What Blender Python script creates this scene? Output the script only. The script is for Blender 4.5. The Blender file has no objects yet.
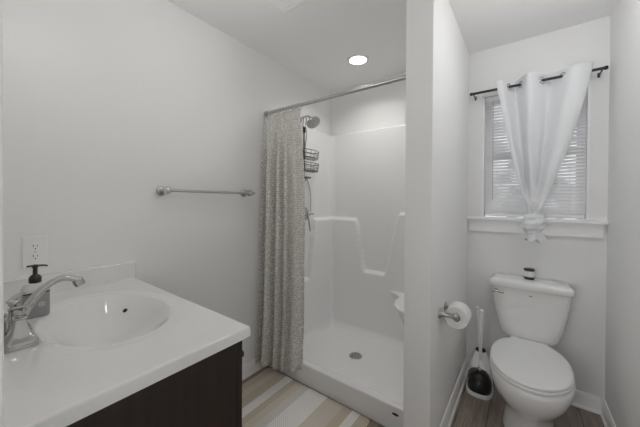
import bpy, bmesh, math, random
from mathutils import Vector, Matrix, noise
random.seed(7)
S = bpy.context.scene
COL = S.collection
PI = math.pi

# ------------------------------------------------------------------ camera
cam_d = bpy.data.cameras.new('camera'); cam = bpy.data.objects.new('camera', cam_d); COL.objects.link(cam)
YAW, PIT, ROL = math.radians(36.54), math.radians(-.51), math.radians(.32)
_F = Vector((-math.sin(YAW)*math.cos(PIT), math.cos(YAW)*math.cos(PIT), math.sin(PIT)))
_R = Vector((math.cos(YAW), math.sin(YAW), 0)); _U = _R.cross(_F)
_R2 = math.cos(ROL)*_R + math.sin(ROL)*_U; _U2 = -math.sin(ROL)*_R + math.cos(ROL)*_U
cam.matrix_world = Matrix(((_R2.x,_U2.x,-_F.x,1.645),(_R2.y,_U2.y,-_F.y,0.0),(_R2.z,_U2.z,-_F.z,1.321),(0,0,0,1)))
cam_d.sensor_width = 36.0; cam_d.lens = 276.6/640*36.0; cam_d.shift_y = -10.5/640; cam_d.clip_start = .02
S.camera = cam

# ------------------------------------------------------------------ view
S.view_settings.view_transform = 'Standard'; S.view_settings.look = 'None'
S.view_settings.gamma = 1.0; S.view_settings.use_curve_mapping = False
S.view_settings.exposure = 0.05
S.cycles.use_denoising = True
S.cycles.max_bounces = 20; S.cycles.diffuse_bounces = 18; S.cycles.glossy_bounces = 5
S.cycles.sample_clamp_indirect = 8.0
S.cycles.caustics_reflective = False; S.cycles.caustics_refractive = False

# ------------------------------------------------------------------ world: overcast daylight over trees
W = bpy.data.worlds.new('world'); S.world = W; W.use_nodes = True
nt = W.node_tree; nt.nodes.clear()
tc = nt.nodes.new('ShaderNodeTexCoord'); sep = nt.nodes.new('ShaderNodeSeparateXYZ')
nz = nt.nodes.new('ShaderNodeTexNoise'); nz.inputs['Scale'].default_value = 28; nz.inputs['Detail'].default_value = 6
rp = nt.nodes.new('ShaderNodeValToRGB')
rp.color_ramp.elements[0].position = .45; rp.color_ramp.elements[0].color = (.16,.17,.15,1)
rp.color_ramp.elements[1].position = .62; rp.color_ramp.elements[1].color = (1.7,1.75,1.8,1)
mx = nt.nodes.new('ShaderNodeMixRGB'); mx.inputs['Color2'].default_value = (.75,.79,.85,1)
mr = nt.nodes.new('ShaderNodeMapRange'); mr.inputs['From Min'].default_value = .05; mr.inputs['From Max'].default_value = .35
bg = nt.nodes.new('ShaderNodeBackground'); bg.inputs['Strength'].default_value = 1.6
out = nt.nodes.new('ShaderNodeOutputWorld')
nt.links.new(tc.outputs['Generated'], sep.inputs[0]); nt.links.new(tc.outputs['Generated'], nz.inputs['Vector'])
nt.links.new(nz.outputs['Fac'], rp.inputs['Fac']); nt.links.new(sep.outputs['Z'], mr.inputs['Value'])
nt.links.new(mr.outputs['Result'], mx.inputs['Fac']); nt.links.new(rp.outputs['Color'], mx.inputs['Color1'])
nt.links.new(mx.outputs['Color'], bg.inputs['Color']); nt.links.new(bg.outputs[0], out.inputs[0])

# ------------------------------------------------------------------ lamps
def lamp(name, kind, loc, power, size=.1, rot=(0,0,0), col=(1,1,1), spread=None):
    d = bpy.data.lights.new(name, kind); d.energy = power; d.color = col
    if kind == 'AREA':
        d.shape = 'DISK'; d.size = size
        if spread: d.spread = spread
    else: d.shadow_soft_size = size
    o = bpy.data.objects.new(name, d); o.location = loc; o.rotation_euler = rot; COL.objects.link(o); return o
WARM = (1.0,.98,.955)
lamp('shower_downlight_lamp', 'AREA', (.56,1.965,2.436), 2.65, .13, col=WARM, spread=2.4)
lamp('toilet_downlight_lamp', 'POINT', (1.93,1.47,2.24), 4.3, .06)
lamp('bath_fill', 'POINT', (.62,.74,2.16), 2.2, .13, col=WARM)  # added unseen fill that evens out the bath walls and ceiling
for x in (.25,.39,.53,.67): lamp('vanity_bulb_lamp', 'POINT', (x,.16,1.95), .16, .015, col=WARM)
lamp('hall_fill', 'AREA', (.95,-1.0,1.3), 11.0, .7, rot=(PI/2,0,-.35))  # added soft fill from behind the camera, lifts the room through the doorway

# ------------------------------------------------------------------ materials
def mat(name, col, rough=.5, metal=0., bump=0., bscale=60., coat=0., spec=.5, trans=0.):
    m = bpy.data.materials.new(name); m.use_nodes = True
    n = m.node_tree; b = n.nodes['Principled BSDF']
    b.inputs['Base Color'].default_value = (*col,1); b.inputs['Roughness'].default_value = rough
    b.inputs['Metallic'].default_value = metal; b.inputs['Coat Weight'].default_value = coat
    b.inputs['Specular IOR Level'].default_value = spec; b.inputs['Transmission Weight'].default_value = trans
    t = n.nodes.new('ShaderNodeTexCoord'); z = n.nodes.new('ShaderNodeTexNoise')
    z.inputs['Scale'].default_value = bscale; z.inputs['Detail'].default_value = 4
    n.links.new(t.outputs['Object'], z.inputs['Vector'])
    # faint tonal variation
    r = n.nodes.new('ShaderNodeMapRange'); r.inputs['To Min'].default_value = .97; r.inputs['To Max'].default_value = 1.03
    n.links.new(z.outputs['Fac'], r.inputs['Value'])
    v = n.nodes.new('ShaderNodeVectorMath'); v.operation = 'SCALE'; v.inputs[0].default_value = col
    n.links.new(r.outputs['Result'], v.inputs['Scale']); n.links.new(v.outputs[0], b.inputs['Base Color'])
    if bump:
        bp = n.nodes.new('ShaderNodeBump'); bp.inputs['Strength'].default_value = bump; bp.inputs['Distance'].default_value = .002
        n.links.new(z.outputs['Fac'], bp.inputs['Height']); n.links.new(bp.outputs[0], b.inputs['Normal'])
    return m
def emit(name, col, s):
    m = bpy.data.materials.new(name); m.use_nodes = True; b = m.node_tree.nodes['Principled BSDF']
    b.inputs['Base Color'].default_value = (*col,1); b.inputs['Emission Color'].default_value = (*col,1); b.inputs['Emission Strength'].default_value = s
    return m
M = {}
M['wall'] = mat('wall_paint', (.83,.83,.825), .7, bump=.05, bscale=220)
M['ceil'] = mat('ceiling_paint', (.87,.87,.865), .8, bump=.05, bscale=200)
M['trim'] = mat('trim_paint', (.90,.90,.905), .35)
M['marble'] = mat('cultured_marble', (.775,.775,.765), .06, coat=.5)
M['fiberglass'] = mat('fiberglass', (.84,.84,.84), .22, coat=.2)
M['porcelain'] = mat('porcelain', (.83,.83,.825), .1, coat=.5)
M['plastic'] = mat('white_plastic', (.84,.84,.84), .3)
M['chrome'] = mat('brushed_nickel', (.52,.51,.50), .09, 1.0)
M['nickel'] = mat('satin_nickel', (.55,.54,.52), .28, 1.0)
M['dark_metal'] = mat('dark_metal', (.06,.06,.065), .35, .8)
M['black_wire'] = mat('black_wire', (.03,.03,.03), .4, .3)
M['rubber'] = mat('black_rubber', (.015,.015,.015), .3)
M['black'] = mat('black_plastic', (.02,.02,.02), .35)
M['paper'] = mat('tissue_paper', (.82,.82,.82), .95, bump=.3, bscale=150)
M['cloth'] = mat('white_cloth', (.78,.79,.81), .9, bump=.15, bscale=600)
M['slat'] = mat('blind_vinyl', (.86,.86,.87), .4)
M['dark_hole'] = mat('dark_recess', (.03,.03,.03), .8)
M['bottle'] = mat('grey_bottle', (.30,.30,.30), .35)
M['cream'] = mat('pale_plastic', (.62,.61,.58), .35)
M['glow'] = emit('lamp_glow', (1,.98,.95), 6.0)

def wood_mat(name, c1, c2, plank, rough=.45):
    m = bpy.data.materials.new(name); m.use_nodes = True; n = m.node_tree; b = n.nodes['Principled BSDF']
    b.inputs['Roughness'].default_value = rough
    t = n.nodes.new('ShaderNodeTexCoord'); mp = n.nodes.new('ShaderNodeMapping')
    n.links.new(t.outputs['Object'], mp.inputs['Vector'])
    g = n.nodes.new('ShaderNodeTexNoise'); g.inputs['Scale'].default_value = 1; g.inputs['Detail'].default_value = 7; g.inputs['Roughness'].default_value = .65
    gm = n.nodes.new('ShaderNodeMapping')
    gm.inputs['Scale'].default_value = (55,5,5) if plank else (45,45,3)
    n.links.new(t.outputs['Object'], gm.inputs['Vector']); n.links.new(gm.outputs[0], g.inputs['Vector'])
    cr = n.nodes.new('ShaderNodeValToRGB'); cr.color_ramp.elements[0].position=.3; cr.color_ramp.elements[1].position=.7
    cr.color_ramp.elements[0].color = (*c1,1); cr.color_ramp.elements[1].color = (*c2,1)
    n.links.new(g.outputs['Fac'], cr.inputs['Fac'])
    if plank:
        mp.inputs['Rotation'].default_value = (0,0,PI/2); mp.inputs['Location'].default_value = (0,.045,0)
        k = n.nodes.new('ShaderNodeTexBrick'); k.inputs['Scale'].default_value = 1
        k.inputs['Brick Width'].default_value = 1.1; k.inputs['Row Height'].default_value = .152; k.inputs['Mortar Size'].default_value = .0022
        k.inputs['Color1'].default_value = (.75,.75,.75,1); k.inputs['Color2'].default_value = (1.2,1.2,1.2,1); k.inputs['Mortar'].default_value = (.3,.3,.3,1)
        k.offset = .37
        n.links.new(mp.outputs[0], k.inputs['Vector'])
        x = n.nodes.new('ShaderNodeMixRGB'); x.blend_type='MULTIPLY'; x.inputs['Fac'].default_value = 1
        n.links.new(cr.outputs[0], x.inputs['Color1']); n.links.new(k.outputs['Color'], x.inputs['Color2'])
        n.links.new(x.outputs[0], b.inputs['Base Color'])
    else: n.links.new(cr.outputs[0], b.inputs['Base Color'])
    return m
M['floor'] = wood_mat('vinyl_planks', (.15,.115,.095), (.33,.28,.24), True)
M['espresso'] = wood_mat('espresso_wood', (.016,.010,.008), (.032,.020,.016), False, .35)

def curtain_mat():
    m = bpy.data.materials.new('patterned_fabric'); m.use_nodes = True; n = m.node_tree; b = n.nodes['Principled BSDF']
    b.inputs['Roughness'].default_value = .9
    uv = n.nodes.new('ShaderNodeUVMap'); uv.uv_map = 'UVMap'
    mp = n.nodes.new('ShaderNodeMapping'); mp.inputs['Scale'].default_value = (92,58,1)
    n.links.new(uv.outputs[0], mp.inputs['Vector'])
    v = n.nodes.new('ShaderNodeTexVoronoi'); v.feature = 'DISTANCE_TO_EDGE'; v.inputs['Scale'].default_value = 1.0; v.inputs['Randomness'].default_value = .55
    n.links.new(mp.outputs[0], v.inputs['Vector'])
    cr = n.nodes.new('ShaderNodeValToRGB'); cr.color_ramp.elements[0].position=.08; cr.color_ramp.elements[1].position=.2
    cr.color_ramp.elements[0].color = (.80,.79,.76,1); cr.color_ramp.elements[1].color = (.43,.405,.37,1)
    n.links.new(v.outputs['Distance'], cr.inputs['Fac']); n.links.new(cr.outputs[0], b.inputs['Base Color'])
    return m
M['curtain'] = curtain_mat()

def mat_stripes():
    m = bpy.data.materials.new('striped_weave'); m.use_nodes = True; n = m.node_tree; b = n.nodes['Principled BSDF']
    b.inputs['Roughness'].default_value = .95
    t = n.nodes.new('ShaderNodeTexCoord'); s = n.nodes.new('ShaderNodeSeparateXYZ'); n.links.new(t.outputs['Object'], s.inputs[0])
    mr = n.nodes.new('ShaderNodeMapRange'); mr.inputs['From Min'].default_value = 0; mr.inputs['From Max'].default_value = 1
    n.links.new(s.outputs['X'], mr.inputs['Value'])
    cr = n.nodes.new('ShaderNodeValToRGB'); cr.color_ramp.interpolation = 'CONSTANT'
    white=(.78,.76,.735); tan=(.53,.465,.37); beige=(.60,.545,.47); pink=(.54,.46,.39); grey=(.62,.60,.57)
    st = [(0,pink),(.12,beige),(.175,tan),(.245,white),(.305,tan),(.355,beige),(.405,grey),(.462,white),(.612,beige),(.735,tan),(.80,white),(.855,tan)]
    e = cr.color_ramp.elements
    while len(e) < len(st): e.new(.5)
    for el,(p,c) in zip(sorted(e,key=lambda q:q.position), st): pass
    for i,(p,c) in enumerate(st): e[i].position = p; e[i].color = (*c,1)
    n.links.new(mr.outputs[0], cr.inputs['Fac'])
    w = n.nodes.new('ShaderNodeTexChecker'); w.inputs['Scale'].default_value = 120
    w.inputs['Color1'].default_value=(.88,.88,.88,1); w.inputs['Color2'].default_value=(1.06,1.06,1.06,1)
    n.links.new(t.outputs['Object'], w.inputs['Vector'])
    x = n.nodes.new('ShaderNodeMixRGB'); x.blend_type='MULTIPLY'; x.inputs['Fac'].default_value = 1
    n.links.new(cr.outputs[0], x.inputs['Color1']); n.links.new(w.outputs[0], x.inputs['Color2']); n.links.new(x.outputs[0], b.inputs['Base Color'])
    bp = n.nodes.new('ShaderNodeBump'); bp.inputs['Strength'].default_value=.4; bp.inputs['Distance'].default_value=.002
    n.links.new(w.outputs['Fac'], bp.inputs['Height']); n.links.new(bp.outputs[0], b.inputs['Normal'])
    return m
M['mat'] = mat_stripes()

def glass_mat():
    m = bpy.data.materials.new('window_glass'); m.use_nodes = True; n = m.node_tree; n.nodes.clear()
    o = n.nodes.new('ShaderNodeOutputMaterial'); t = n.nodes.new('ShaderNodeBsdfTransparent'); g = n.nodes.new('ShaderNodeBsdfGlossy'); g.inputs['Roughness'].default_value=.03
    f = n.nodes.new('ShaderNodeFresnel'); f.inputs['IOR'].default_value=1.45; x = n.nodes.new('ShaderNodeMixShader')
    n.links.new(f.outputs[0], x.inputs[0]); n.links.new(t.outputs[0], x.inputs[1]); n.links.new(g.outputs[0], x.inputs[2]); n.links.new(x.outputs[0], o.inputs[0])
    return m
M['glass'] = glass_mat()
M['jar'] = mat('clear_jar', (.8,.8,.78), .1)

# ------------------------------------------------------------------ helpers
def B(): return bmesh.new()
def obj(name, bm, m, parent=None, smooth=40, bevel=0, seg=2, loc=None, sub=0):
    bmesh.ops.recalc_face_normals(bm, faces=bm.faces)
    me = bpy.data.meshes.new(name); bm.to_mesh(me); bm.free()
    me.materials.append(M[m] if isinstance(m,str) else m)
    o = bpy.data.objects.new(name, me); COL.objects.link(o)
    if smooth:
        for p in me.polygons: p.use_smooth = True
        if smooth < 180 and not bevel: me.set_sharp_from_angle(angle=math.radians(smooth))
    if bevel:
        md = o.modifiers.new('bevel','BEVEL'); md.width = bevel; md.segments = seg; md.limit_method='ANGLE'; md.angle_limit=math.radians(35)
        md.harden_normals = False
        for p in me.polygons: p.use_smooth = True
        me.set_sharp_from_angle(angle=math.radians(75))
    if sub:
        md = o.modifiers.new('sub','SUBSURF'); md.levels = sub; md.render_levels = sub
    if loc: o.location = loc
    if parent: o.parent = parent; 
    if parent and tuple(parent.location) != (0,0,0): o.matrix_parent_inverse = Matrix.Translation(-Vector(parent.location))
    return o
def root(name, loc, label, cat, group=None, kind=None):
    o = bpy.data.objects.new(name, None); o.location = loc; o.empty_display_size=.05; COL.objects.link(o)
    return tag(o, label, cat, group, kind)
def tag(o, label, cat, group=None, kind=None):
    o['label'] = label; o['category'] = cat
    if group: o['group'] = group
    if kind: o['kind'] = kind
    return o
def struct(o, label=None):
    o['kind'] = 'structure'
    if label: o['label'] = label
    return o
def box(bm, x0,x1,y0,y1,z0,z1):
    v = [bm.verts.new(p) for p in ((x0,y0,z0),(x1,y0,z0),(x1,y1,z0),(x0,y1,z0),(x0,y0,z1),(x1,y0,z1),(x1,y1,z1),(x0,y1,z1))]
    for f in ((0,3,2,1),(4,5,6,7),(0,1,5,4),(1,2,6,5),(2,3,7,6),(3,0,4,7)): bm.faces.new([v[i] for i in f])
def rings(bm, rs, cap0=True, cap1=True, closed=True):
    vs = [[bm.verts.new(p) for p in r] for r in rs]
    n = len(rs[0])
    for a,b in zip(vs, vs[1:]):
        for i in range(n if closed else n-1):
            j=(i+1)%n; bm.faces.new((a[i],a[j],b[j],b[i]))
    if cap0: bm.faces.new(vs[0][::-1])
    if cap1: bm.faces.new(vs[-1])
    return vs
def frame(d):
    d = d.normalized(); a = Vector((0,0,1)) if abs(d.z) < .9 else Vector((1,0,0))
    u = d.cross(a).normalized(); return u, d.cross(u).normalized()
def tube(bm, pts, r, n=12, caps=True):
    pts = [Vector(p) for p in pts]; R = r if isinstance(r,(list,tuple)) else [r]*len(pts)
    u = None; rs = []
    for i,p in enumerate(pts):
        d = (pts[min(i+1,len(pts)-1)]-pts[max(i-1,0)]).normalized()
        if u is None: u,_ = frame(d)
        u = (u - d*u.dot(d)).normalized(); w = d.cross(u)
        rs.append([p + R[i]*(math.cos(2*PI*k/n)*u + math.sin(2*PI*k/n)*w) for k in range(n)])
    rings(bm, rs, caps, caps)
def smooth_path(pts, n=8):
    P=[Vector(p) for p in pts]; P=[2*P[0]-P[1]]+P+[2*P[-1]-P[-2]]; o=[]
    for i in range(1,len(P)-2):
        for k in range(n):
            t=k/n; a,b,c,d=P[i-1:i+3]
            o.append(.5*((2*b)+(c-a)*t+(2*a-5*b+4*c-d)*t*t+(3*b-a-3*c+d)*t**3))
    o.append(P[-2]); return o
def lathe(bm, base, axis, prof, n=24, cap0=True, cap1=True):
    axis = Vector(axis).normalized(); u,w = frame(axis); base=Vector(base)
    rings(bm, [[base+axis*h+r*(math.cos(2*PI*k/n)*u+math.sin(2*PI*k/n)*w) for k in range(n)] for r,h in prof], cap0, cap1)
def torus(bm, c, axis, R, r, n=24, m=8):
    axis=Vector(axis).normalized(); u,w=frame(axis); c=Vector(c); vs=[]
    for i in range(n):
        d=math.cos(2*PI*i/n)*u+math.sin(2*PI*i/n)*w
        vs.append([bm.verts.new(c+d*(R+r*math.cos(2*PI*k/m))+axis*r*math.sin(2*PI*k/m)) for k in range(m)])
    for i in range(n):
        for k in range(m):
            a,b=vs[i],vs[(i+1)%n]; bm.faces.new((a[k],a[(k+1)%m],b[(k+1)%m],b[k]))
def sellipse(cx,cy,z,a,b,e=4,n=48,b2=None):
    o=[]
    for k in range(n):
        t=2*PI*k/n; c,s=math.cos(t),math.sin(t)
        bb = b if (s<0 or b2 is None) else b2
        o.append(Vector((cx+a*math.copysign(abs(c)**(2/e),c), cy+bb*math.copysign(abs(s)**(2/e),s), z)))
    return o
def grid(bm, f, nu, nv, uv=None):
    vs=[[bm.verts.new(f(i/(nu-1),j/(nv-1))) for j in range(nv)] for i in range(nu)]
    L = bm.loops.layers.uv.new('UVMap') if uv else None
    for i in range(nu-1):
        for j in range(nv-1):
            fc=bm.faces.new((vs[i][j],vs[i+1][j],vs[i+1][j+1],vs[i][j+1]))
            if L:
                for l,(a,b) in zip(fc.loops,((i,j),(i+1,j),(i+1,j+1),(i,j+1))): l[L].uv = uv(a/(nu-1),b/(nv-1))
    return vs
def sstep(a,b,x):
    t=max(0,min(1,(x-a)/(b-a))); return t*t*(3-2*t)
def simple(name, boxes, m, parent=None, bevel=0.0, seg=2):
    bm=B()
    for b in boxes: box(bm,*b)
    return obj(name,bm,m,parent,bevel=bevel,seg=seg,smooth=0)

# ------------------------------------------------------------------ room shell
FZ=.018; CZ=2.452; WY=.028; BY=2.40; RX=2.05; PX0,PX1,PY=1.157,1.289,1.378
struct(simple('floor',[(-.1,RX+.1,-1.6,BY+.12,FZ-.06,FZ)],'floor'))
struct(simple('ceiling',[(-.1,RX+.1,-.1,BY+.12,CZ,CZ+.06)],'ceil'))
struct(simple('wall_left',[(-.1,0,-.1,BY+.12,FZ,CZ)],'wall'))
struct(simple('wall_right',[(RX,RX+.1,-.1,BY+.12,FZ,CZ)],'wall'))
DX0,DX1,DZ=1.10,1.97,2.06
struct(simple('wall_front',[(0,DX0,WY-.12,WY,FZ,CZ),(DX1,RX,WY-.12,WY,FZ,CZ),(DX0,DX1,WY-.12,WY,DZ,CZ)],'wall'))
WX0,WX1,WZ0,WZ1=1.385,1.968,1.205,2.112
struct(simple('wall_back',[(0,WX0,BY,BY+.12,FZ,CZ),(WX1,RX,BY,BY+.12,FZ,CZ),(WX0,WX1,BY,BY+.12,FZ,WZ0),(WX0,WX1,BY,BY+.12,WZ1,CZ)],'wall'))
struct(simple('wall_partition',[(PX0,PX1,PY,BY,FZ,CZ)],'wall',bevel=.003))
# the hall beyond the open doorway
struct(simple('wall_hall_left',[(.5,.6,-1.6,WY-.12,FZ,CZ)],'wall'))
struct(simple('wall_hall_right',[(RX,RX+.1,-1.6,-.1,FZ,CZ)],'wall'))
struct(simple('wall_hall_back',[(.5,RX+.1,-1.7,-1.6,FZ,CZ)],'wall'))
struct(simple('ceiling_hall',[(.5,RX+.1,-1.7,-.1,CZ,CZ+.06)],'ceil'))
# door casing on the room side of the open doorway
struct(simple('trim_1',[(DX0-.075,DX0-.015,WY,WY+.0172,FZ,DZ+.06),(DX1+.015,RX-.004,WY,WY+.018,FZ,DZ+.06),(DX0-.015,DX1+.015,WY,WY+.018,DZ+.012,DZ+.06)],'trim',bevel=.003))

def baseboard(name, p0, p1, nrm, h=.098):
    """profile swept from p0 to p1 with a cap bead and a quarter round shoe"""
    n=Vector((*nrm,0)); prof=[(0,0),(.022,0),(.022,.008),(.0195,.014),(.014,.018),(.013,h-.022),(.011,h-.012),(.0085,h-.006),(.006,h),(0,h)]
    bm=B(); rings(bm,[[Vector((*p,FZ))+n*a+Vector((0,0,b)) for a,b in prof] for p in (p0,p1)])
    return struct(obj(name,bm,'trim',smooth=50))
baseboard('baseboard_left',(0,.59),(0,1.497),(1,0))
baseboard('baseboard_partition',(PX1,PY),(PX1,BY),(1,0))
baseboard('baseboard_back',(PX1+.02,BY),(RX-.02,BY),(0,-1))
baseboard('baseboard_right',(RX,.06),(RX,BY),(-1,0))

# ------------------------------------------------------------------ window
win = root('window_1',(0,0,0),'double-hung window with a deep white sill above the toilet','window',kind='structure')
simple('window_jamb',[(WX0,WX0+.012,BY-.002,BY+.12,WZ0,WZ1),(WX1-.012,WX1,BY-.002,BY+.12,WZ0,WZ1),(WX0,WX1,BY-.002,BY+.12,WZ1-.012,WZ1)],'trim',win)
zm=(WZ0+WZ1)/2
simple('upper_sash',[(WX0+.012,WX0+.05,BY+.088,BY+.11,zm,WZ1-.012),(WX1-.05,WX1-.012,BY+.088,BY+.11,zm,WZ1-.012),(WX0+.05,WX1-.05,BY+.088,BY+.11,zm-.02,zm+.025),(WX0+.05,WX1-.05,BY+.088,BY+.11,WZ1-.05,WZ1-.012)],'trim',win)
simple('lower_sash',[(WX0+.012,WX0+.055,BY+.064,BY+.086,WZ0+.005,zm+.02),(WX1-.055,WX1-.012,BY+.064,BY+.086,WZ0+.005,zm+.02),(WX0+.055,WX1-.055,BY+.064,BY+.086,zm-.025,zm+.02),(WX0+.055,WX1-.055,BY+.064,BY+.086,WZ0+.005,WZ0+.06)],'trim',win)
simple('pane',[(WX0+.05,WX1-.05,BY+.098,BY+.102,zm+.025,WZ1-.05)],'glass',win)
simple('pane',[(WX0+.055,WX1-.055,BY+.073,BY+.077,WZ0+.06,zm-.025)],'glass',win)
simple('window_sill',[(PX1+.001,RX-.001,BY-.052,BY+.06,WZ0-.02,WZ0+.002)],'trim',win,bevel=.005)
simple('window_apron',[(PX1+.014,RX-.016,BY-.02,BY,WZ0-.108,WZ0-.0205)],'trim',win,bevel=.003)

# blinds
bl = root('window_blind',(1.675,2.43,WZ1-.02),'white mini blind with nearly closed slats inside the window','blind')
simple('headrail',[(WX0+.016,WX1-.016,BY+.012,BY+.042,WZ1-.05,WZ1-.014)],'slat',bl,bevel=.002)
bm=B(); ns=37; za,zb=WZ0+.05,WZ1-.058
for i in range(ns):
    z=za+(zb-za)*i/(ns-1); a=math.radians(56); w=.0125; yc=BY+.027
    prof=[]
    for k in range(5):
        t=(k/4-.5)*2; prof.append(Vector((0, t*w*math.cos(a)-.0018*(1-t*t)*math.sin(a)*-1, -t*w*math.sin(a)*-1+.0018*(1-t*t)*math.cos(a))))
    pts=[Vector((0,yc,z))+p for p in prof]; low=[p-Vector((0,.0,.0007)) for p in pts]
    lp=pts+low[::-1]
    rings(bm,[[Vector((x,p.y,p.z)) for p in lp] for x in (WX0+.0135,WX1-.0135)])
o=obj('slats',bm,'slat',bl,smooth=30)
simple('bottom_rail',[(WX0+.018,WX1-.018,BY+.014,BY+.040,WZ0+.012,WZ0+.034)],'slat',bl,bevel=.003)
bm=B()
for x in (WX0+.09,WX1-.09):
    for y in (BY+.0145,BY+.0395): tube(bm,[(x,y,WZ0+.03),(x,y,WZ1-.05)],.0007,5)
obj('ladder_cords',bm,'slat',bl)
bm=B(); tube(bm,[(1.449,BY+.006,WZ1-.045),(1.452,BY+.004,1.36)],.0032,8); lathe(bm,(1.452,BY+.004,1.33),(0,0,1),[(.003,0),(.0048,.005),(.0048,.03),(.003,.035)],8)
obj('tilt_wand',bm,M['cream'],bl)

# curtain rod over the window
RY,RZ=2.312,2.112
cr_=root('curtain_rod',(1.67,RY,RZ),'dark metal curtain rod above the toilet window','curtain rod')
bm=B(); tube(bm,[(PX1+.035,RY,RZ),(RX-.035,RY,RZ)],.0085,16); obj('rod',bm,'dark_metal',cr_)
for x,sg in ((PX1+.035,-1),(RX-.035,1)):
    bm=B(); lathe(bm,(x,RY,RZ),(sg,0,0),[(.0085,-.004),(.0115,-.003),(.0115,.010),(.009,.014)],16); obj('end_cap',bm,'dark_metal',cr_)
    xb=x-sg*.012; bm=B()
    tube(bm,smooth_path([(xb,BY-.004,RZ-.012),(xb,RY+.02,RZ-.014),(xb,RY,RZ-.0125)],4),.0045,8); box(bm,xb-.006,xb+.006,BY-.004,BY,RZ-.022,RZ+.006)
    obj('bracket',bm,'dark_metal',cr_)

# white grommet curtain tied in a knot
cu=root('window_curtain',(1.68,RY,1.1),'white grommet curtain knotted at the bottom in front of the window','curtain')
KX,KY,KZ=1.684,2.272,1.252
Xt=[(0,1.476),(.08,1.497),(.17,1.540),(.26,1.578),(.34,1.612),(.44,1.665),(.55,1.735),(.66,1.775),(.76,1.838),(.87,1.895),(1,1.965)]
def lerp_tab(T,t):
    for (a,x),(b,y) in zip(T,T[1:]):
        if t<=b: return x+(y-x)*(t-a)/(b-a)
    return T[-1][1]
Ph=[(0,-.35),(.09,0),(.255,PI),(.43,2*PI),(.64,3*PI),(.86,4*PI),(1,4*PI+1.2)]
def cur(t,s):
    x0=lerp_tab(Xt,t); ph=lerp_tab(Ph,t)
    e=s**1.06
    tp=t-.5
    xk=KX+tp*.052
    x=x0+(xk-x0)*e
    if t<.5: x+= .018*math.sin(PI*s)*(1-2*t)*-1*.3
    else: x+= .022*math.sin(PI*s)*(2*t-1)
    amp=.054*(1-.35*s)
    k=sstep(.75,1,s)
    y=RY-amp*math.cos(ph)*(1-k)+(KY-RY)*s - .006*math.sin(ph*2.3+1.1)*math.sin(PI*s)
    y=y*(1-k)+k*(KY+.014*math.cos(ph+.5))
    # the pinched cloth must clear the sill
    y-= .022*sstep(.45,.95,s)
    z=RZ+.046+(KZ-.02-RZ-.046)*s - .012*(1-s)*(.5-.5*math.cos(ph))*0
    return Vector((x,y,z))
bm=B(); grid(bm,cur,97,70); o=obj('curtain_panel',bm,'cloth',cu,smooth=180)
md=o.modifiers.new('solid','SOLIDIFY'); md.thickness=.0016
# grommets where the cloth crosses the rod
for q in (.5,1.5,2.5,3.5):
    t=next(i/400 for i in range(401) if lerp_tab(Ph,i/400)>=q*PI)
    p=cur(t,.046/(RZ+.046-KZ+.02)); p2=cur(min(1,t+.02),.05); p1=cur(t-.02,.05); d=(p2-p1); nrm=Vector((-d.y,d.x,0)).normalized()
    bm=B(); torus(bm,(p.x,RY,RZ),nrm,.021,.004,20,6); obj('grommet',bm,'chrome',cu)
# knot
bm=B()
def knot(u,v):
    th=2*PI*u; ph=PI*v
    r=.060*(math.sin(ph)**.7)
    z=KZ-.072+.068*math.cos(ph)
    sl=math.sin(th+.6)
    wrap=.009*abs(math.sin(ph*3.1+1.3*sl+.5))-.004+.0035*math.sin(ph*11+3*math.sin(th-.8))
    q=noise.noise(Vector((math.cos(th)*2,math.sin(th)*2,v*5)))*.010
    rr=max(.001,r+(wrap+q)*math.sin(ph))
    return Vector((KX+.004+rr*math.cos(th)+.010*(v-.5),KY-.026+rr*.72*math.sin(th),z+.016*math.cos(th)*math.sin(ph)))
grid(bm,knot,49,60); bmesh.ops.remove_doubles(bm,verts=bm.verts,dist=.0006); obj('knot',bm,'cloth',cu,smooth=180)
# ruffled tail hanging under the knot
bm=B()
def tail(u,v):
    th=2*PI*u; rad=.024+.022*v**.8+.013*math.sin(3*th+.7)*v+.007*math.sin(7*th)*v
    return Vector((KX+.012+rad*math.cos(th)*1.0,KY-.030+rad*.60*math.sin(th),KZ-.110-.070*v+.012*math.sin(4*th+.4)*v-.008*math.cos(th)*v))
grid(bm,tail,65,14); bmesh.ops.remove_doubles(bm,verts=bm.verts,dist=.0003); o=obj('tail',bm,'cloth',cu,smooth=180)
md=o.modifiers.new('solid','SOLIDIFY'); md.thickness=.0022

# ------------------------------------------------------------------ shower stall
SX0,SX1,SY0,SY1,SZ=.004,PX0-.004,1.50,BY-.004,1.985
st=root('shower_stall',(.58,1.95,FZ),'white one-piece fiberglass shower stall with moulded ledges behind the patterned curtain','shower stall')
# perimeter path of the surround, inner face
IX0,IX1,IY1,CR=.03,PX0-.03,BY-.03,.07
per=[]
def seg(a,b,n):
    for k in range(n): per.append((Vector(a).lerp(Vector(b),k/n), None))
nL=60
path=[]
for k in range(70): path.append((IX0,1.515+(IY1-CR-1.515)*k/70,(1,0)))
for k in range(14):
    a=PI-(PI/2)*k/14; path.append((IX0+CR+CR*math.cos(a),IY1-CR+CR*math.sin(a),(-math.cos(a),-math.sin(a))))
for k in range(110): path.append((IX0+CR+(IX1-IX0-2*CR)*k/110,IY1,(0,-1)))
for k in range(14):
    a=PI/2-(PI/2)*k/14; path.append((IX1-CR+CR*math.cos(a),IY1-CR+CR*math.sin(a),(-math.cos(a),-math.sin(a))))
for k in range(71): path.append((IX1,IY1-CR-(IY1-CR-1.515)*k/70,(-1,0)))
XM=.535
def ledge_z(x,y,n):
    hi,lo=1.138,.655
    if abs(n[1])>.5 or y>IY1-CR-.001:
        d=abs(x-XM); hi=hi if x<XM else 1.205; return lo+(hi-lo)*sstep(.09,.205 if x<XM else .24,d)
    if x>XM: hi=1.205
    return hi-(hi-.60)*sstep(2.07,1.955,y) if y>1.9 else .60
zs=[]
z=.05
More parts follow.
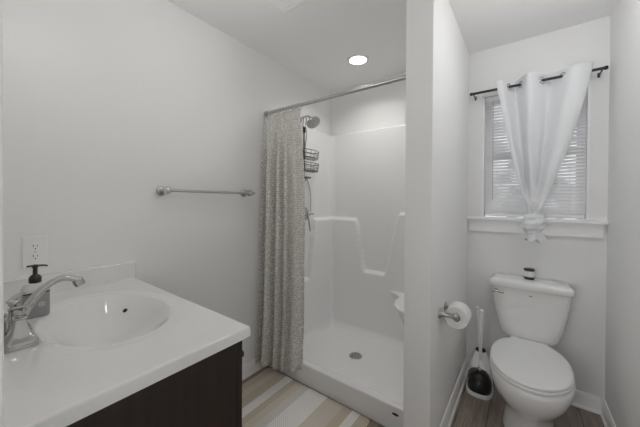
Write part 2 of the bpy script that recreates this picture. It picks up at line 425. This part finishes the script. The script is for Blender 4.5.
while z<SZ: zs.append(z); z+=.009
zs.append(SZ)
bm=B(); cols=[]
for (x,y,n) in path:
    lz=ledge_z(x,y,n); c=[]
    for z in zs:
        d=.042*(1-sstep(lz-.006,lz+.016,z))
        # cove into the pan
        if z<.13: d+=.05*((.13-z)/.08)**2
        # end ledge vanishes near the front edge
        if abs(n[0])>.5: d*= sstep(1.515,1.60,y) if z<.9 else 1
        c.append(bm.verts.new((x+n[0]*d,y+n[1]*d,z)))
    # top flange back to the wall
    c.append(bm.verts.new((x-n[0]*.012,y-n[1]*.012,SZ+.006))); c.append(bm.verts.new((x-n[0]*.026,y-n[1]*.026,SZ+.004)))
    cols.append(c)
for a,b in zip(cols,cols[1:]):
    for i in range(len(a)-1): bm.faces.new((a[i],b[i],b[i+1],a[i+1]))
obj('surround',bm,'fiberglass',st,smooth=180)
# front return flanges of the surround
simple('front_flange',[(SX0,IX0+.002,SY0-.004,1.517,.12,SZ+.004)],'fiberglass',st,bevel=.004)
simple('front_flange',[(IX1-.002,SX1,SY0-.004,1.517,.12,SZ+.004)],'fiberglass',st,bevel=.004)
# pan with a raised threshold
DRX,DRY=.545,1.985
def pan_z(x,y):
    r=math.hypot(x-DRX,y-DRY); z=.050+.016*min(1,r/.6)
    z+= .112*sstep(1.66,1.525,y)
    for d in (x-IX0-.02, IX1-.02-x, IY1-.02-y): z+=.02*max(0,(.09-d)/.09)**2
    return z
bm=B(); nx,ny=90,90
vs=[]
for i in range(nx):
    x=SX0+(SX1-SX0)*i/(nx-1); col=[]
    prof=[(SY0+.0015,FZ),(SY0,.03),(SY0,.152),(SY0+.002,.159),(SY0+.008,.163)]
    for (y,z) in prof: col.append(bm.verts.new((x,y,z)))
    for j in range(ny):
        y=SY0+.022+(SY1-.012-SY0-.022)*j/(ny-1); col.append(bm.verts.new((x,y,pan_z(x,y) if j else .165)))
    vs.append(col)
for a,b in zip(vs,vs[1:]):
    for j in range(len(a)-1): bm.faces.new((a[j],b[j],b[j+1],a[j+1]))
obj('pan',bm,'fiberglass',st,smooth=180)
# corner seat, right rear
bm=B(); cx,cy=IX1-.012,IY1-.012
def seat_ring(z,k,dz=0):
    pts=[Vector((cx,cy,z))]
    for (a,b) in ((-.52,0),(-.40,-.035),(-.325,-.085),(-.292,-.15),(-.293,-.22),(-.27,-.30),(-.22,-.365),(-.14,-.415),(-.06,-.44),(0,-.45)):
        pts.append(Vector((cx+a*k,cy+b*k,z)))
    return pts
rings(bm,[seat_ring(.075,.58),seat_ring(.2,.68),seat_ring(.38,.83),seat_ring(.47,.95),seat_ring(.505,1.01),seat_ring(.52,1.02),seat_ring(.529,1.005),seat_ring(.532,.97)])
obj('corner_seat',bm,'fiberglass',st,bevel=.01,seg=3)
bm=B(); lathe(bm,(DRX,DRY,.048),(0,0,1),[(.054,0),(.054,.006),(.049,.0085),(.046,.0075),(.001,.0075)],32); dr=obj('drain',bm,'nickel',st)
bm=B()
for ring_r,cnt in ((.014,6),(.027,12),(.039,18)):
    for k in range(cnt):
        a=2*PI*k/cnt; lathe(bm,(DRX+ring_r*math.cos(a),DRY+ring_r*math.sin(a),.0552),(0,0,1),[(.0036,0),(.0036,.0008)],8)
obj('drain_holes',bm,'dark_hole',dr)
bm=B(); rings(bm,[[Vector((1.070+.020*math.cos(t)*s,SY0-dy,.118+.0075*math.sin(t)*s)) for t in [2*PI*k/20 for k in range(20)]] for s,dy in ((1,0),(1,.001),(.8,.0015))])
obj('badge',bm,'dark_metal',st)

# shower fittings on the left wall
AY=1.90
sh=root('showerhead',(.03,AY,2.03),'chrome shower head on a bent arm above the curtain','shower head')
bm=B(); lathe(bm,(0,AY,2.045),(1,0,0),[(.030,0),(.030,.004),(.024,.010),(.012,.014)],20); obj('wall_flange',bm,'chrome',sh)
arm=smooth_path([(0,AY,2.045),(.05,AY-.005,2.062),(.11,AY-.012,2.060),(.145,AY-.02,2.035)],6)
bm=B(); tube(bm,arm,.0095,12); obj('arm',bm,'chrome',sh)
hd=Vector((.62,-.10,-.80)).normalized(); hp=Vector((.145,AY-.02,2.035))
bm=B(); lathe(bm,hp-hd*.004,hd,[(.011,0),(.016,.006),(.017,.016),(.014,.024),(.024,.034),(.046,.046),(.060,.056),(.063,.064),(.060,.070),(.054,.071),(.001,.069)],28); h_=obj('head',bm,'chrome',sh)
bm=B(); u,w=frame(hd)
for rr,cnt in ((.016,8),(.032,14),(.046,20)):
    for k in range(cnt):
        a=2*PI*k/cnt; lathe(bm,hp+hd*.0655+u*rr*math.cos(a)+w*rr*math.sin(a),hd,[(.0026,0),(.0018,.003)],6)
obj('nozzles',bm,'black',h_)
# wire caddy
cd=root('shower_caddy',(.05,1.925,1.75),'black two-basket wire caddy hanging from the shower arm','shower caddy')
CY_=1.925
bm=B(); hx=.045
tube(bm,smooth_path([(hx-.004,CY_-.022,2.015),(hx-.004,CY_-.014,2.070),(hx,CY_,2.078),(hx+.002,CY_+.014,2.066),(hx,CY_+.012,1.99),(hx-.005,CY_,1.95)],5),.003,8)
tube(bm,[(hx-.005,CY_-.022,2.015),(hx-.005,CY_-.016,1.95),(hx-.008,CY_-.008,1.90),(hx-.012,CY_-.008,1.50)],.0028,8)
tube(bm,[(hx-.005,CY_,1.95),(hx-.008,CY_+.008,1.90),(hx-.012,CY_+.008,1.50)],.0028,8)
obj('hanger',bm,'black_wire',cd)
bm=B(); box(bm,hx-.009,hx-.002,CY_-.013,CY_+.013,1.935,1.985); obj('clip',bm,'black',cd,bevel=.003)
def basket(z,name):
    bm=B(); hw=.145; x0=hx-.014
    def loop(zz,s):
        P=[(x0,CY_-hw*s,zz),(x0+.06*s,CY_-hw*s*.98,zz),(x0+.10*s,CY_-hw*.6*s,zz),(x0+.112*s,CY_,zz),(x0+.10*s,CY_+hw*.6*s,zz),(x0+.06*s,CY_+hw*s*.98,zz),(x0,CY_+hw*s,zz)]
        return smooth_path(P,6)
    for zz,s,r in ((z+.065,1,.0028),(z+.030,.97,.0018),(z,.94,.0026)):
        tube(bm,loop(zz,s)+[Vector((x0,CY_-hw*s,zz))],r,8)
    for k in range(0,37,4):
        a=loop(z+.065,1)[k]; b=loop(z,.94)[k]; tube(bm,[a,b],.0016,6)
    for k in range(9):
        y=CY_-.94*hw+1.88*hw*(k+.5)/9; xm=max(x0+.02,x0+.105*(1-abs((y-CY_)/hw)**3)); tube(bm,[(x0,y,z),(xm,y,z)],.0015,6)
    o=obj(name,bm,'black_wire',cd)
    bm=B(); box(bm,x0-.003,x0+.006,CY_-.016,CY_+.016,z-.004,z+.072); obj('back_plate',bm,'black',o,bevel=.002)
basket(1.700,'basket'); basket(1.588,'basket')
bm=B(); x0=hx-.012
for zz in (1.525,1.532): tube(bm,smooth_path([(x0,CY_-.05,zz),(x0+.05,CY_-.045,zz),(x0+.06,CY_,zz),(x0+.05,CY_+.045,zz),(x0,CY_+.05,zz),(x0,CY_-.05,zz)],5),.0022,8)
for k in range(6): tube(bm,[(x0,CY_-.042+.0168*k,1.525),(x0+.052,CY_-.042+.0168*k,1.525)],.0016,6)
tube(bm,[(x0,CY_-.03,1.525),(x0,CY_-.03,1.50),(x0,CY_+.03,1.50),(x0,CY_+.03,1.525)],.002,6)
obj('soap_tray',bm,'black_wire',cd)
# valve
va=root('shower_valve',(.03,1.93,1.2),'chrome shower valve with a lever handle beside the curtain edge','shower valve')
VX=IX0+.002
bm=B(); lathe(bm,(VX,1.925,1.197),(1,0,0),[(.070,0),(.070,.003),(.062,.009),(.030,.013)],32); obj('escutcheon',bm,'chrome',va)
bm=B(); lathe(bm,(VX+.010,1.925,1.197),(1,0,0),[(.024,0),(.024,.03),(.021,.034),(.021,.052),(.016,.058)],20); obj('hub',bm,'chrome',va)
bm=B(); tube(bm,smooth_path([(VX+.05,1.925,1.19),(VX+.056,1.932,1.14),(VX+.060,1.945,1.08),(VX+.060,1.948,1.045)],5),[.009]*8+[.008]*8,10); tube(bm,[(VX+.052,1.86,1.199),(VX+.052,2.005,1.197)],.006,10); obj('lever',bm,'chrome',va)
ho=B(); tube(ho,smooth_path([(.050,1.925,2.02),(.058,1.934,1.90),(.024,1.945,1.75),(.024,1.955,1.58),(.045,1.985,1.47),(.055,2.0,1.36),(.055,2.0,1.215)],6),.0042,8)
tag(obj('shower_hose',ho,'nickel'),'thin grey hose hanging down the shower wall behind the wire caddy','hose')

# rod and curtain
rd=root('shower_rod',(.58,1.503,2.0),'chrome tension rod across the shower opening','shower rod')
bm=B(); tube(bm,[(.012,1.503,2.003),(PX0-.012,1.503,2.000)],.0125,20); obj('rod',bm,'nickel',rd)
for x,s in ((.0,1),(PX0,-1)):
    bm=B(); lathe(bm,(x,1.503,2.002),(s,0,0),[(.022,0),(.022,.006),(.016,.022),(.0135,.03)],20); obj('end_flange',bm,'nickel',rd)
sc=root('shower_curtain',(.2,1.5,2.0),'taupe and white patterned shower curtain bunched against the left wall','shower curtain')
CW=.385; NF=4.6; ZT=1.975
def scur(u,v):
    # u along the gathered width, v down
    t=u
    k=sstep(0,.25,v); fold=2*PI*NF*t+.6*math.sin(3*t*PI+1)
    amp=(.011+.037*k)*(.75+.35*math.sin(5.1*t+1))*(1+.15*v)
    x=.006+(.348+.037*sstep(0,.45,v))*t+.010*math.sin(2*fold+.5)*k*.6
    x=max(.004,x - .010*v*(t))
    y=1.492-.018*v-amp*math.cos(fold)-.03*sstep(.86,1,v)*0 - .022*v*(1-t)
    y-= .012*sstep(.80,1.,v)+.004*math.sin(11*t+6*v)*v
    zb=.082+.035*sstep(.45,1,t)-.012*math.sin(fold)*0
    z=ZT-.004*(.5-.5*math.cos(4*PI*NF*t))*(1-k)+(zb-ZT)*v
    return Vector((x,y,z))
bm=B(); grid(bm,scur,240,60,uv=lambda u,v:(u*1.25,v*1.9)); o=obj('curtain_panel',bm,'curtain',sc,smooth=180)
md=o.modifiers.new('solid','SOLIDIFY'); md.thickness=.0015
for k in range(12):
    t=(k+.5)/12; p=scur(t,.01); bm=B()
    torus(bm,(p.x,1.503,1.992),(1,.25*math.sin(k*2.1),0),.0235,.0022,18,6); obj('curtain_ring',bm,'nickel',sc)

# ------------------------------------------------------------------ ceiling fittings
lt=root('recessed_light',(.56,1.965,CZ),'round recessed downlight glowing in the ceiling over the shower','ceiling light')
bm=B(); lathe(bm,(.56,1.965,CZ),(0,0,-1),[(.088,0),(.088,.003),(.080,.007),(.067,.008),(.0665,.004)],40,cap0=True,cap1=False); obj('trim_ring',bm,'plastic',lt)
bm=B(); lathe(bm,(.56,1.965,CZ),(0,0,-1),[(.066,.003),(.066,.0065),(.05,.008),(.001,.0085)],40); obj('lens',bm,'glow',lt)
vt=root('exhaust_fan',(.65,1.05,CZ),'white square exhaust fan grille on the ceiling above the vanity side','exhaust fan')
simple('cover',[(.488,.818,.868,1.198,CZ-.024,CZ-.0005)],'trim',vt,bevel=.007,seg=3)
simple('grille',[(.525,.78,.90+.026*k,.908+.026*k,CZ-.0255,CZ-.023) for k in range(11)],'plastic',vt)

# ------------------------------------------------------------------ towel bar, outlet
tb=root('towel_bar',(0,.985,1.37),'satin nickel towel bar on the wall between sink and shower','towel bar')
for y in (.718,1.285):
    bm=B(); lathe(bm,(0,y,1.372),(1,0,0),[(.027,0),(.027,.004),(.022,.009),(.012,.014),(.0105,.035),(.014,.048),(.0195,.055),(.022,.066),(.021,.078),(.015,.087),(.003,.090)],24); obj('post',bm,'nickel',tb)
bm=B(); tube(bm,[(.070,.718,1.372),(.070,1.325,1.370)],.0078,14); obj('bar',bm,'nickel',tb)

ou=root('wall_outlet',(0,.219,1.10),'white duplex wall outlet over the side splash','outlet')
simple('cover_plate',[(0,.006,.181,.257,1.035,1.165)],'plastic',ou,bevel=.003)
for zc in (1.122,1.080):
    bm=B(); rings(bm,[[Vector((x,p.x,p.y)) for p in [Vector((.219+.0165*math.copysign(abs(math.cos(t))**.8,math.cos(t)),zc+.0145*math.copysign(abs(math.sin(t))**.6,math.sin(t)))) .to_3d() for t in [2*PI*k/24 for k in range(24)]]] for x in (.004,.0078)])
    r_=obj('socket',bm,'plastic',ou)
    simple('slots',[(.0074,.0081,.2120,.2142,zc+.000,zc+.0085),(.0074,.0081,.2240,.2258,zc+.000,zc+.0075),(.0074,.0081,.2170,.2210,zc-.0095,zc-.0055)],'dark_hole',r_)
bm=B(); lathe(bm,(.006,.219,1.101),(1,0,0),[(.0032,0),(.0032,.001),(.002,.0016)],12); obj('screw',bm,'nickel',ou)

# ------------------------------------------------------------------ vanity
VD,VL,VT=.587,.931,.912
vc=root('vanity_cabinet',(.46,.3,FZ),'dark espresso vanity cabinet under the white sink top','vanity cabinet')
simple('body',[(.012,.030,WY+.002,.548,FZ,VT-.0385),(.894,.912,WY+.002,.548,FZ,VT-.0385),(.03,.894,WY+.002,.548,FZ+.09,FZ+.108),(.03,.894,WY+.002,WY+.012,FZ+.108,VT-.0385),(.03,.894,.49,.508,FZ,FZ+.09),(.03,.894,.530,.548,VT-.075,VT-.0385),(.452,.470,.530,.548,FZ+.108,VT-.075)],'espresso',vc)
for (a,b,kx) in ((.018,.458,.40),(.466,.908,.868)):
    d=simple('door',[(a,b,.5535,.5735,FZ+.10,VT-.045)],'espresso',vc,bevel=.002)
    simple('door_panel',[(a+.06,b-.06,.5735,.5765,FZ+.17,VT-.115)],'espresso',d,bevel=.0015)
    bm=B(); lathe(bm,(kx,.5735,.795),(0,1,0),[(.006,0),(.005,.012),(.010,.018),(.0135,.024),(.012,.029),(.004,.032)],16); obj('knob',bm,'dark_metal',d)

vt_=root('sink_counter',(.46,.3,VT),'white one-piece vanity top with an oval basin','vanity top')
BCX,BCY,BA,BB,BD=.452,.342,.240,.168,.125
def top_z(x,y):
    r=math.sqrt(((x-BCX)/BA)**2+((y-BCY)/BB)**2)
    z=VT
    ro=math.sqrt(((x-BCX)/(BA*1.20))**2+((y-BCY)/(BB*1.20))**2)
    z-=.003*sstep(1.10,.92,ro)
    if r<1.10:
        z-= BD*(1-min(1,max(0,r/1.10))**2.1)**1.22
    return z
def coords(a,b,n,edge=True):
    base=[a+(b-a)*k/n for k in range(n+1)]
    return sorted(set([round(q,5) for q in base]+[round(b-.001,5),round(b-.0025,5),round(b-.0045,5)]))
xs=coords(.0,VL,170); ys=coords(WY,VD,110)
def edge_drop(d,r=.006):
    return 0 if d>=r else r-math.sqrt(max(0,r*r-(r-d)**2))
bm=B(); vs=[]
for x in xs: vs.append([bm.verts.new((x,y,top_z(x,y)-max(edge_drop(VL-x),edge_drop(VD-y)))) for y in ys])
for a,b in zip(vs,vs[1:]):
    for j in range(len(ys)-1): bm.faces.new((a[j],b[j],b[j+1],a[j+1]))
# skirt
bl_=[vs[i][-1] for i in range(len(xs))]; br_=[vs[-1][j] for j in range(len(ys))]
TH=.036
def skirt(vsx):
    lo=[bm.verts.new((v.co.x,v.co.y,VT-TH+.002)) for v in vsx]; lo2=[bm.verts.new((v.co.x-.03*(v.co.x>VL-.0001),v.co.y-.03*(v.co.y>VD-.0001),VT-TH)) for v in vsx]
    for k in range(len(vsx)-1): bm.faces.new((vsx[k],vsx[k+1],lo[k+1],lo[k])); bm.faces.new((lo[k],lo[k+1],lo2[k+1],lo2[k]))
skirt(bl_); skirt(br_)
obj('countertop',bm,'marble',vt_,smooth=50)
simple('side_splash',[(.0,.020,WY+.001,VD,VT-.002,.999)],'marble',vt_,bevel=.004,seg=3)
simple('back_splash',[(.0205,VL,WY+.0005,WY+.0125,VT-.002,.999)],'marble',vt_,bevel=.004,seg=3)
# overflow hole found by following the line of sight to the basin wall is at the far end
ox,oy=.315,.4395
oz=top_z(ox,oy); e=.002
nrm=Vector((-(top_z(ox+e,oy)-top_z(ox-e,oy))/(2*e),-(top_z(ox,oy+e)-top_z(ox,oy-e))/(2*e),1)).normalized()
bm=B(); lathe(bm,Vector((ox,oy,oz))-nrm*.003,nrm,[(.0085,0),(.0085,.0045),(.0065,.0052),(.0055,.0035),(.001,.0035)],18); obj('overflow',bm,'dark_metal',vt_)
bm=B(); lathe(bm,(BCX,BCY,top_z(BCX,BCY)-.002),(0,0,1),[(.031,0),(.031,.004),(.026,.006),(.022,.004),(.020,.010),(.001,.012)],28); obj('drain',bm,'chrome',vt_)

# faucet
FX,FY=.467,.120
fa=root('faucet',(FX,FY,VT),'chrome two-handle faucet with a high arched spout','faucet')
bm=B(); rings(bm,[sellipse(FX,FY,VT-.001,.079,.031,8,40),sellipse(FX,FY,VT+.008,.079,.031,8,40),sellipse(FX,FY,VT+.013,.075,.027,8,40)]); obj('base_plate',bm,'chrome',fa)
for hx_ in (FX+.051,FX-.051):
    bm=B(); prof=[(.034,.0),(.0345,.015),(.032,.020),(.0285,.023),(.0225,.034),(.017,.050),(.0135,.066),(.0122,.074),(.0145,.076),(.0145,.080),(.010,.083)]
    rings(bm,[sellipse(hx_,FY,VT+h,r,r,7,36) for r,h in prof]); hb=obj('handle_body',bm,'chrome',fa,smooth=50)
    bm=B(); lathe(bm,(hx_,FY,VT+.081),(0,0,1),[(.010,0),(.009,.004),(.0125,.008),(.014,.014),(.012,.020),(.007,.024)],20); obj('hub',bm,'chrome',hb)
    s=1 if hx_>FX else -1
    bm=B(); pts=[(hx_-s*.008,FY-.010,VT+.104),(hx_+s*.006,FY+.000,VT+.108),(hx_+s*.020,FY+.008,VT+.111),(hx_+s*.032,FY+.016,VT+.113)]
    P=smooth_path(pts,5); rs=[]
    for i,p in enumerate(P):
        q=i/(len(P)-1); w=.009+.004*q; h=.005-.0015*q
        rs.append([p+Vector((.3*w*math.cos(a)*.3,w*math.cos(a),h*math.sin(a))) for a in [2*PI*k/14 for k in range(14)]])
    rings(bm,rs); obj('lever',bm,'chrome',hb,smooth=60)
bm=B(); rings(bm,[sellipse(FX,FY,VT+h,r,r,7,36) for r,h in [(.026,.010),(.025,.022),(.021,.028),(.019,.045),(.0175,.058)]]); obj('spout_base',bm,'chrome',fa,smooth=50)
sp=smooth_path([(FX,.120,VT+.045),(FX,.130,VT+.070),(FX,.145,VT+.097),(FX,.165,VT+.126),(FX,.186,VT+.145),(FX,.209,VT+.156),(FX,.231,VT+.155),(FX,.250,VT+.146),(FX,.261,VT+.134)],6)
n_=len(sp); R_=[.0135-.0045*sstep(0,.7,i/(n_-1))+.0030*sstep(.8,.95,i/(n_-1)) for i in range(n_)]
bm=B(); tube(bm,sp,R_,18); spo=obj('spout',bm,'chrome',fa,smooth=60)
bm=B(); lathe(bm,(FX,.257,VT+.139),(0,.45,-1),[(.0145,-.008),(.0155,.004),(.0150,.012),(.0125,.013),(.0115,.010)],20); obj('aerator',bm,'chrome',spo)
bm=B(); tube(bm,[(FX,FY-.024,VT+.010),(FX,FY-.026,VT+.075)],.003,8); lathe(bm,(FX,FY-.026,VT+.072),(0,0,1),[(.003,0),(.006,.004),(.006,.010),(.003,.014)],12); obj('lift_rod',bm,'chrome',fa)

# soap dispenser
sd=root('soap_dispenser',(.265,.184,VT),'square grey soap dispenser with a black pump behind the faucet','soap dispenser')
def srs(L,cx=.265,cy=.184,e=7): return [sellipse(cx,cy,VT+h,a,b,e,40) for a,b,h in L]
bm=B(); rings(bm,srs([(.027,.032,-.001),(.029,.0345,.004),(.029,.0345,.084),(.028,.0335,.086)])); bt=obj('bottle',bm,'bottle',sd,smooth=50)
bm=B(); rings(bm,srs([(.029,.0345,.086),(.0285,.034,.095),(.025,.029,.106),(.019,.021,.113),(.014,.0145,.116)],e=5)); obj('shoulder',bm,'cream',sd,smooth=60)
bm=B(); rings(bm,srs([(.0296,.0351,.0815),(.0296,.0351,.0865)]),False,False); obj('band',bm,'dark_metal',bt)
bm=B(); cyc=.196; torus(bm,(.2946,cyc,VT+.043),(1,0,0),.0075,.0014,20,6); lathe(bm,(.2938,cyc,VT+.043),(1,0,0),[(.0035,0),(.0035,.0012)],12); obj('emblem',bm,'cream',bt)
bm=B(); lathe(bm,(.265,.184,VT+.115),(0,0,1),[(.0155,0),(.0165,.004),(.0165,.018),(.012,.026),(.0065,.030),(.0062,.052),(.0085,.054),(.0085,.062),(.004,.064)],20)
rings(bm,[[Vector((.265+.30*y+w*math.cos(a)*.9,.184+y,VT+.174+.003*math.sin(a)+dz)) for a in [2*PI*k/10 for k in range(10)]] for y,w,dz in ((-.020,.006,0),(0,.0075,.001),(.020,.005,0),(.030,.004,-.003))])
obj('pump',bm,'black',sd,smooth=50)

# ------------------------------------------------------------------ bath mat
bm=B(); mx0,mx1,my0,my1=.062,.925,1.005,1.490
rings(bm,[sellipse((mx0+mx1)/2,(my0+my1)/2,z,(mx1-mx0)/2-i,(my1-my0)/2-i,30,160) for z,i in ((FZ+.0005,0),(FZ+.006,0),(FZ+.008,.003))])
tag(obj('bath_mat',bm,'mat',smooth=50),'striped tan, beige and white bath mat on the floor before the shower','bath mat')

# ------------------------------------------------------------------ toilet
TX=1.672
to=root('toilet',(TX,2.0,FZ),'white two-piece toilet with its lid closed under the window','toilet')
bm=B(); TY=2.288
rings(bm,[sellipse(TX,TY,z,a,b,e,64) for z,a,b,e in [(.425,.118,.070,3.4),(.432,.140,.080,3.8),(.455,.154,.087,4.2),(.50,.167,.090,4.6),(.56,.179,.094,5),(.63,.192,.097,5.5),(.70,.200,.0985,6),(.755,.2045,.0995,6),(.762,.2045,.0995,6)]])
tk=obj('tank',bm,'porcelain',to,smooth=60)
bm=B(); rings(bm,[sellipse(TX,TY-.003,z,a,b,9,64) for z,a,b in [(.758,.211,.104),(.763,.216,.108),(.787,.2175,.1085),(.796,.214,.106),(.808,.196,.090),(.811,.186,.082)]])
obj('tank_lid',bm,'porcelain',to,smooth=60)
bm=B(); lathe(bm,(TX-.178,TY-.0945,.728),(0,-1,0),[(.012,0),(.012,.006),(.008,.012)],16)
P=smooth_path([(TX-.196,TY-.107,.729),(TX-.178,TY-.110,.728),(TX-.15,TY-.111,.725),(TX-.134,TY-.110,.722)],4)
tube(bm,P,[.0085]+[.0078]*(len(P)-2)+[.006],10); obj('flush_handle',bm,'chrome',to)
bm=B(); rings(bm,[[Vector((TX+.008+.008*math.cos(t),TY-y,.724+.004*math.sin(t))) for t in [2*PI*k/16 for k in range(16)]] for y in (.0945,.0995)]); obj('badge',bm,'bottle',tk)
# bowl
def egg(z,y0,y1,hw,ym=None,n=72,sq=2.0,back=2.6):
    """egg outline: front tip y0, rear y1, half width hw"""
    ym = ym if ym is not None else y0+(y1-y0)*.52
    o=[]
    for k in range(n):
        t=2*PI*k/n; c,s=math.cos(t),math.sin(t)
        if s<0: e=sq; b=ym-y0
        else: e=back; b=y1-ym
        o.append(Vector((TX+hw*math.copysign(abs(c)**(2/e),c),ym+b*math.copysign(abs(s)**(2/e),s),z)))
    return o
bm=B(); secs=[(FZ,1.80,2.23,.122,2.0),(.03,1.80,2.23,.122,2.0),(.06,1.81,2.225,.116,2.0),(.13,1.81,2.22,.114,2.0),(.18,1.79,2.22,.120,1.99),(.22,1.752,2.22,.135,1.97),(.26,1.712,2.22,.155,1.94),(.305,1.678,2.22,.174,1.92),(.35,1.660,2.22,.185,1.91),(.38,1.655,2.22,.188,1.91),(.397,1.657,2.22,.186,1.91),(.404,1.664,2.215,.178,1.91)]
rings(bm,[egg(z,a,b,h,m) for z,a,b,h,m in secs]); obj('bowl',bm,'porcelain',to,smooth=70)
simple('rear_deck',[(TX-.105,TX+.105,2.14,2.37,.385,.426)],'porcelain',to,bevel=.012,seg=3)
def seatring(z,i): return egg(z,1.655+i,2.205-i,.184-i,1.92,sq=2.1,back=2.35)
bm=B(); rings(bm,[seatring(z,i) for z,i in ((.407,.004),(.410,.001),(.420,.0),(.424,.003),(.4245,.012))]); obj('seat',bm,'plastic',to,smooth=50)
bm=B(); rings(bm,[seatring(z,i) for z,i in ((.4265,.010),(.427,.003),(.430,.001),(.438,.001),(.4425,.005),(.4445,.014),(.4455,.05),(.446,.12))]); obj('seat_lid',bm,'plastic',to,smooth=60)
for s in (-1,1):
    bm=B(); rings(bm,[[Vector((TX+s*.072+x,p.x,p.y)) for p in [Vector((2.192+.013*math.cos(t),.434+.011*math.sin(t))).to_3d() for t in [2*PI*k/14 for k in range(14)]]] for x in (-.02,.02)]); obj('hinge',bm,'plastic',to)
    bm=B(); lathe(bm,(TX+s*.098,2.07,.028),(0,0,1),[(.013,-.01),(.013,.006),(.009,.013),(.002,.016)],14); obj('bolt_cap',bm,'plastic',to)

# jar on the tank
ja=root('jar_candle',(1.660,2.288,.811),'small jar with a dark lid and base on the toilet tank','jar')
jc=(1.672,2.285,.8105)
bm=B(); lathe(bm,jc,(0,0,1),[(.026,0),(.028,.002),(.028,.018)],24); obj('base_band',bm,'black',ja)
bm=B(); lathe(bm,jc,(0,0,1),[(.0265,.0175),(.0270,.020),(.0270,.053),(.0255,.057)],24); obj('glass_body',bm,'jar',ja)
bm=B(); lathe(bm,jc,(0,0,1),[(.029,.056),(.030,.058),(.030,.068),(.027,.0705),(.002,.071)],24); obj('lid',bm,'black',ja)

# ------------------------------------------------------------------ toilet paper
TPZ=.735; TPX=1.368; y0,y1=1.548,1.648
hd_=root('toilet_paper_holder',(PX1,1.60,TPZ),'satin nickel toilet paper holder on the partition wall','toilet paper holder')
for y,s in ((y0-.016,1),(y1+.016,-1)):
    bm=B(); lathe(bm,(PX1,y,TPZ-.002),(1,0,0),[(.024,0),(.024,.004),(.018,.010),(.012,.018),(.0095,.032),(.0095,.060),(.012,.068)],20)
    lathe(bm,(TPX,y-s*.012,TPZ),(0,s,0),[(.004,-.004),(.013,-.002),(.0165,.004),(.0165,.016),(.011,.022),(.008,.028)],20); obj('post',bm,'nickel',hd_)
bm=B(); tube(bm,[(TPX,y0-.012,TPZ),(TPX,y1+.012,TPZ)],.0065,10); obj('spindle',bm,'nickel',hd_)
bm=B(); n=40; RO,RI=.056,.019
cz=TPZ-RI+.0075
prof=[(RI,y0),(RO-.002,y0),(RO,y0+.002),(RO,y1-.002),(RO-.002,y1),(RI,y1)]
vs=[[bm.verts.new((TPX+r*math.cos(2*PI*k/n),y,cz+r*math.sin(2*PI*k/n))) for r,y in prof] for k in range(n)]
for k in range(n):
    a,b=vs[k],vs[(k+1)%n]
    for j in range(len(prof)): bm.faces.new((a[j],a[(j+1)%len(prof)],b[(j+1)%len(prof)],b[j]))
# hanging sheet against the wall side
sheet=[(TPX-RO-.0006,cz),(TPX-RO-.0012,cz-.03),(TPX-RO-.0010,cz-.062)]
rings(bm,[[Vector((x,y0+.001,z)),Vector((x,y1-.001,z)),Vector((x+.0008,y1-.001,z)),Vector((x+.0008,y0+.001,z))] for x,z in sheet])
tag(obj('toilet_paper_roll',bm,'paper',smooth=40),'white toilet paper roll on the nickel holder','toilet paper')

# ------------------------------------------------------------------ plunger and brush set
HX,HY=1.405,2.19
ca=root('plunger_caddy',(HX,HY,FZ),'white open-front plunger and brush stand between wall and toilet','toilet brush stand')
bm=B(); rings(bm,[sellipse(HX,HY,FZ+h,a,b,2.8,48) for h,a,b in ((0,.078,.100),(.006,.081,.103),(.020,.080,.102),(.026,.077,.099),(.026,.072,.094),(.012,.070,.092))]); obj('tray',bm,'plastic',ca,smooth=50)
bm=B(); NV=30; NU=48
def shell(u,v):
    z=FZ+.012+.252*v
    a=.077+.012*v-.058*v*v; b=.098+.0*v-.062*v*v
    cyy=HY+.012*v+.022*v*v
    half=math.radians(84)*math.sqrt(max(0,1-(max(0,v-.15)/.51)**2)) if v<.66 else 0.0       # front mouth closing upward
    half=max(half,0.0)
    th=-PI/2+half+(2*PI-2*half)*u
    return Vector((HX+a*math.cos(th),cyy+b*math.sin(th),z))
grid(bm,shell,NU,NV); o=obj('hood',bm,'plastic',ca,smooth=180); md=o.modifiers.new('solid','SOLIDIFY'); md.thickness=.004; md.offset=-1
bm=B(); rings(bm,[sellipse(HX,HY+.034,FZ+h,a,b,2,32) for h,a,b in ((.262,.032,.037),(.266,.031,.036),(.266,.024,.028),(.20,.022,.026))],False,True); obj('collar',bm,'black',ca,smooth=50)
pl=root('plunger',(HX,HY-.02,FZ+.02),'black rubber plunger with a white handle standing in the caddy','plunger')
PXX,PYY=HX+.002,HY-.026
bm=B(); lathe(bm,(PXX,PYY,FZ+.0135),(0,0,1),[(.056,0),(.064,.004),(.0675,.018),(.068,.040),(.0645,.062),(.057,.082),(.045,.099),(.030,.111),(.018,.118),(.0155,.136),(.012,.138)],32); obj('cup',bm,'rubber',pl)
bm=B(); tube(bm,[(PXX,PYY,FZ+.12),(PXX+.003,PYY+.004,FZ+.2),(PXX+.008,PYY+.01,.565)],[.0105,.0095,.0105],12); lathe(bm,(PXX+.008,PYY+.01,.56),(0,0,1),[(.0105,0),(.0125,.006),(.0125,.016),(.006,.022)],12); obj('handle',bm,'plastic',pl)
br=root('toilet_brush',(HX-.012,HY+.034,FZ+.2),'thin white toilet brush handle rising behind the plunger','toilet brush')
bm=B(); tube(bm,[(HX-.004,HY+.034,FZ+.19),(HX-.010,HY+.034,FZ+.3),(HX-.022,HY+.038,.568)],[.008,.006,.0065],12); lathe(bm,(HX-.022,HY+.038,.562),(0,0,1),[(.0065,0),(.009,.004),(.009,.014),(.004,.018)],12); obj('handle',bm,'plastic',br)
bm=B(); lathe(bm,(HX-.003,HY+.034,FZ+.05),(0,0,1),[(.012,0),(.019,.01),(.0195,.09),(.012,.11),(.008,.15)],16); obj('bristle_head',bm,'paper',br)
